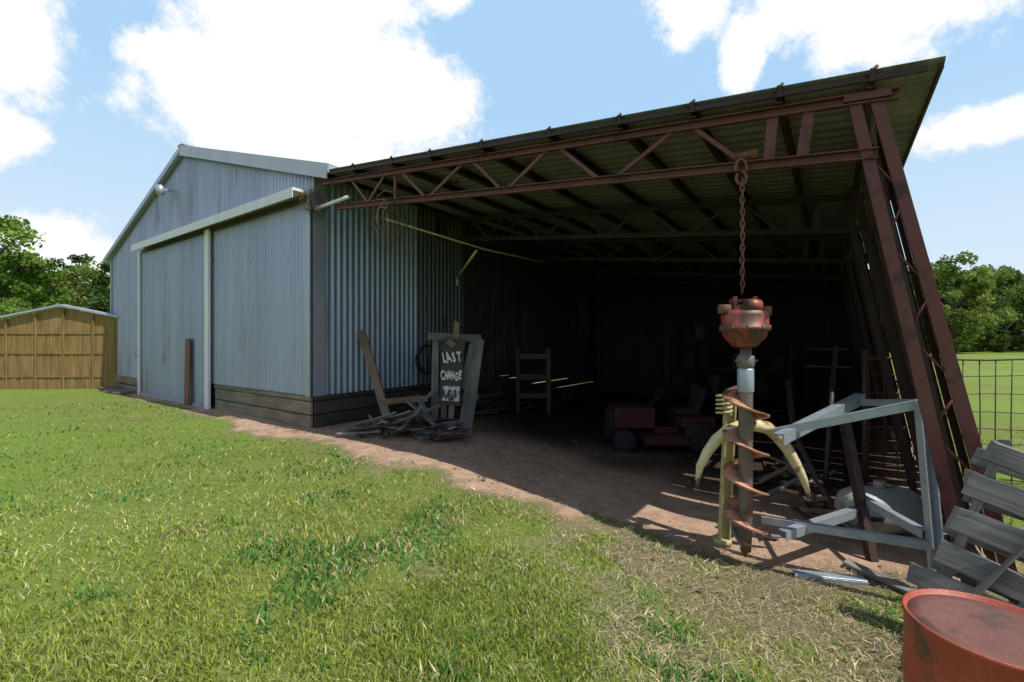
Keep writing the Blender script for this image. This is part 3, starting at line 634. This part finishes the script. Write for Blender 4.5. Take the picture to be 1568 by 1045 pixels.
# ------------------------------------------------------------------ trees
def tree_mesh(seed,H,Wd,nleaf,pal,low=.2,ls=.3):
    rg=np.random.default_rng(seed); rd=random.Random(seed); b=MB()
    tr=H*.022
    tp=[Vector((rd.uniform(-.15,.15)*i*.3,rd.uniform(-.15,.15)*i*.3,H*.75*i/5)) for i in range(6)]
    b.tube(tp,[tr*(1.3-i*.22) for i in range(6)],0,8)
    cl=[]
    for k in range(16):
        z0=H*rd.uniform(low+.05,.7); a=rd.uniform(0,6.28); rr=Wd*rd.uniform(.45,1)*math.sin(math.pi*min(.95,max(.2,(z0/H-low)/(1-low)*.8+.25)))
        e=Vector((rr*math.cos(a),rr*math.sin(a),z0+H*rd.uniform(.05,.2))); s0=Vector((0,0,z0*.85))
        b.tube([s0,s0.lerp(e,.5)+Vector((0,0,.2)),e],[tr*.45,tr*.3,tr*.1],0,5); cl.append((e,Wd*rd.uniform(.2,.34)))
    for k in range(38):
        u=rd.random(); z=H*(low+(1-low)*u); pr=math.sin(math.pi*(.12+.8*u))**.7; a=rd.uniform(0,6.28); rr=Wd*pr*rd.uniform(.35,1)
        cl.append((Vector((rr*math.cos(a),rr*math.sin(a),min(z,H*.95))),Wd*rd.uniform(.13,.28)))
    tot=sum(r*r for _,r in cl); Vs=[];Cs=[]
    for c,r in cl:
        n=int(nleaf*r*r/tot); d=rg.normal(size=(n,3)); d/=np.linalg.norm(d,axis=1)[:,None]; rad=r*rg.random(n)**.4*(1+.25*rg.normal(size=n)*.5)
        p=np.array(c)+d*rad[:,None]*np.array([1,1,.75])
        a=rg.normal(size=(n,3)); a/=np.linalg.norm(a,axis=1)[:,None]; bb=np.cross(a,rg.normal(size=(n,3))); bb/=np.linalg.norm(bb,axis=1)[:,None]
        sz=(ls*(.5+.8*rg.random(n)))[:,None]
        q=np.stack([p-a*sz*.5,p+bb*sz*.3,p+a*sz*.5,p-bb*sz*.3],1); Vs.append(q)
        base=np.array(pal[rd.randrange(len(pal))])*rd.uniform(.7,1.3); cc=base*(.7+.6*rg.random(n)[:,None])
        Cs.append(np.repeat(cc[:,None,:],4,1))
    Vl=np.concatenate(Vs).reshape(-1,3); Cl=np.concatenate(Cs).reshape(-1,3)
    nv=len(b.v); V=np.concatenate([np.array(b.v),Vl]); C=np.concatenate([np.full((nv,3),.07),Cl])
    quads=np.array([f for f in b.f if len(f)==4]); k=np.arange(len(Vl)//4)*4+nv
    Fl=np.stack([k,k+1,k+2,k+3],1)
    o=npmesh('t',V,[quads,Fl],M['leaf'],C); o.data.materials.append(M['bark'])
    mi=np.zeros(len(quads)+len(Fl),np.int32); mi[:len(quads)]=1; o.data.polygons.foreach_set('material_index',mi)
    me=o.data; bpy.data.objects.remove(o); return me
light=[(.20,.27,.065),(.24,.29,.08),(.15,.22,.05)]; dark=[(.08,.13,.04),(.11,.16,.045),(.06,.10,.03)]; br=[(.14,.24,.04),(.19,.28,.06),(.10,.17,.03)]
tm=[tree_mesh(1,12,4.6,9000,light,.06,.46),tree_mesh(2,13,4.2,9000,dark,.05,.46),tree_mesh(3,11,5,9000,light+dark,.05,.46),tree_mesh(4,14,4.5,9000,dark,.08,.46)]
tb=tree_mesh(5,9,3.6,15000,br,.08,.28)
def place(me,name,x,y,s,parent=None):
    o=bpy.data.objects.new(name,me); o.location=(x,y,float(gz(x,y))-.1); o.scale=(s*random.uniform(.9,1.15),s*random.uniform(.9,1.15),s); o.rotation_euler=(0,0,random.uniform(0,6.28)); return link(o,parent)
tl=empty('tree_line')
k=0
for az in np.arange(28,64,2.2):
    for row in (0,1):
        D=78+row*7+random.uniform(-3,3); a=math.radians(az+random.uniform(-.6,.6)+row*1.1)
        place(tm[(k*3+row)%4],'tree',D*math.tan(a),D,random.uniform(.9,1.3)+(.12 if row else 0),tl); k+=1
for az in np.arange(26,66,1.6):
    a=math.radians(az); D=73+random.uniform(-2,2); place(tm[random.choice([1,3,2])],'shrub',D*math.tan(a),D,random.uniform(.3,.5),tl)
for az in np.arange(-66,-38,1.3):
    D=44+random.uniform(-3,4); a=math.radians(az); place(tm[random.choice([0,2,0,1])],'tree',D*math.tan(a),D,random.uniform(.68,.80),tl)
for x in range(-150,160,12):
    place(tm[random.randrange(4)],'tree',x,150+random.uniform(-8,8),1.2,tl)
place(tb,'oak_tree',-23.2,19.6,.80)
place(tm[0],'maple_tree',66,68,1.22)
# ------------------------------------------------------------------ world
EL=math.radians(58); sund=(R+Dd*.05).normalized()*math.cos(EL)+Vector((0,0,math.sin(EL)))
w=bpy.data.worlds.new('World'); scene.world=w; w.use_nodes=True; nt=w.node_tree; nt.nodes.clear()
L=nt.links.new
out=nt.nodes.new('ShaderNodeOutputWorld'); bg=nt.nodes.new('ShaderNodeBackground'); bg.inputs[1].default_value=.10; L(bg.outputs[0],out.inputs[0])
sky=nt.nodes.new('ShaderNodeTexSky'); sky.sky_type='NISHITA'; sky.sun_disc=False; sky.sun_elevation=EL; sky.sun_rotation=math.atan2(sund.x,sund.y); sky.air_density=1; sky.dust_density=1.0
tc=nt.nodes.new('ShaderNodeTexCoord').outputs['Generated']
def MT(op,a,b_=None,c_=None):
    n=nt.nodes.new('ShaderNodeMath'); n.operation=op
    for i,v in enumerate((a,b_,c_)):
        if v is None: continue
        if hasattr(v,'links'): L(v,n.inputs[i])
        else: n.inputs[i].default_value=v
    return n.outputs[0]
sp=nt.nodes.new('ShaderNodeSeparateXYZ'); L(tc,sp.inputs[0])
az=MT('ARCTAN2',sp.outputs[0],sp.outputs[1]); el=MT('ARCSINE',sp.outputs[2])
cb=nt.nodes.new('ShaderNodeCombineXYZ'); L(az,cb.inputs[0]); L(el,cb.inputs[1])
blobs=[(-.43,.58,.22,.22),(-.235,.47,.15,.12),(-.54,.40,.14,.10),(-.40,.34,.22,.07),(-.62,.455,.08,.05),(-.90,.42,.12,.11),(-.95,.53,.13,.12),(-.87,.29,.07,.05),(-.80,.13,.11,.06),
(.377,.61,.08,.07),(.47,.51,.04,.07),(.74,.56,.25,.11),(.80,.315,.1,.03),(-.14,.66,.06,.05),(.60,.56,.10,.05),(1.3,.4,.3,.15),(-1.5,.5,.4,.2)]
cur=None
for (a,e,ra,re) in blobs:
    s1=nt.nodes.new('ShaderNodeVectorMath'); s1.operation='SUBTRACT'; L(cb.outputs[0],s1.inputs[0]); s1.inputs[1].default_value=(a,e,0)
    s2=nt.nodes.new('ShaderNodeVectorMath'); s2.operation='DIVIDE'; L(s1.outputs[0],s2.inputs[0]); s2.inputs[1].default_value=(ra,re,1)
    s3=nt.nodes.new('ShaderNodeVectorMath'); s3.operation='LENGTH'; L(s2.outputs[0],s3.inputs[0])
    v=s3.outputs['Value']; cur=v if cur is None else MT('SMOOTH_MIN',cur,v,.1)
def wn(scale,detail,rough):
    n=nt.nodes.new('ShaderNodeTexNoise'); n.inputs['Scale'].default_value=scale; n.inputs['Detail'].default_value=detail; n.inputs['Roughness'].default_value=rough; L(tc,n.inputs['Vector']); return n.outputs[0]
n1=wn(8,8,.7)
dist=MT('ADD',cur,MT('MULTIPLY',MT('SUBTRACT',n1,.5),2.4))
mr=nt.nodes.new('ShaderNodeMapRange'); mr.interpolation_type='SMOOTHSTEP'; L(dist,mr.inputs[0]); mr.inputs[1].default_value=1.3; mr.inputs[2].default_value=.8
hz=nt.nodes.new('ShaderNodeMapRange'); L(el,hz.inputs[0]); hz.inputs[1].default_value=.45; hz.inputs[2].default_value=0.0; hz.inputs[3].default_value=.03; hz.inputs[4].default_value=.85
hp_=nt.nodes.new('ShaderNodeMapRange'); L(sp.outputs[1],hp_.inputs[0]); hp_.inputs[1].default_value=-.3; hp_.inputs[2].default_value=.35; hp_.inputs[3].default_value=.2; hp_.inputs[4].default_value=.9
def wmix(f,a,b_):
    m=nt.nodes.new('ShaderNodeMix'); m.data_type='RGBA'
    L(f,m.inputs[0])
    for i,v in ((6,a),(7,b_)):
        if hasattr(v,'links'): L(v,m.inputs[i])
        else: m.inputs[i].default_value=(*v,1)
    return m.outputs[2]
skc=wmix(hp_.outputs[0],sky.outputs[0],(4.4,7.1,10.1))
skc=wmix(hz.outputs[0],skc,(8.3,9.2,9.9))
skc=wmix(mr.outputs[0],skc,(10.4,10.4,10.4)); L(skc,bg.inputs[0])
sl=bpy.data.lights.new('sun','SUN'); sl.energy=5.0; sl.angle=math.radians(.5); sl.color=(1,.96,.89); so=bpy.data.objects.new('sun',sl); link(so)
so.rotation_euler=(-sund).to_track_quat('-Z','Y').to_euler(); so.location=(0,0,30)
# ------------------------------------------------------------------ camera
cd=bpy.data.cameras.new('camera'); cd.lens=16; cd.sensor_width=36; cd.clip_end=3000; cd.clip_start=.05; cd.shift_y=-.0015
co=bpy.data.objects.new('camera',cd); co.location=(0,0,1.6); co.rotation_euler=(math.radians(90),0,0); link(co); scene.camera=co
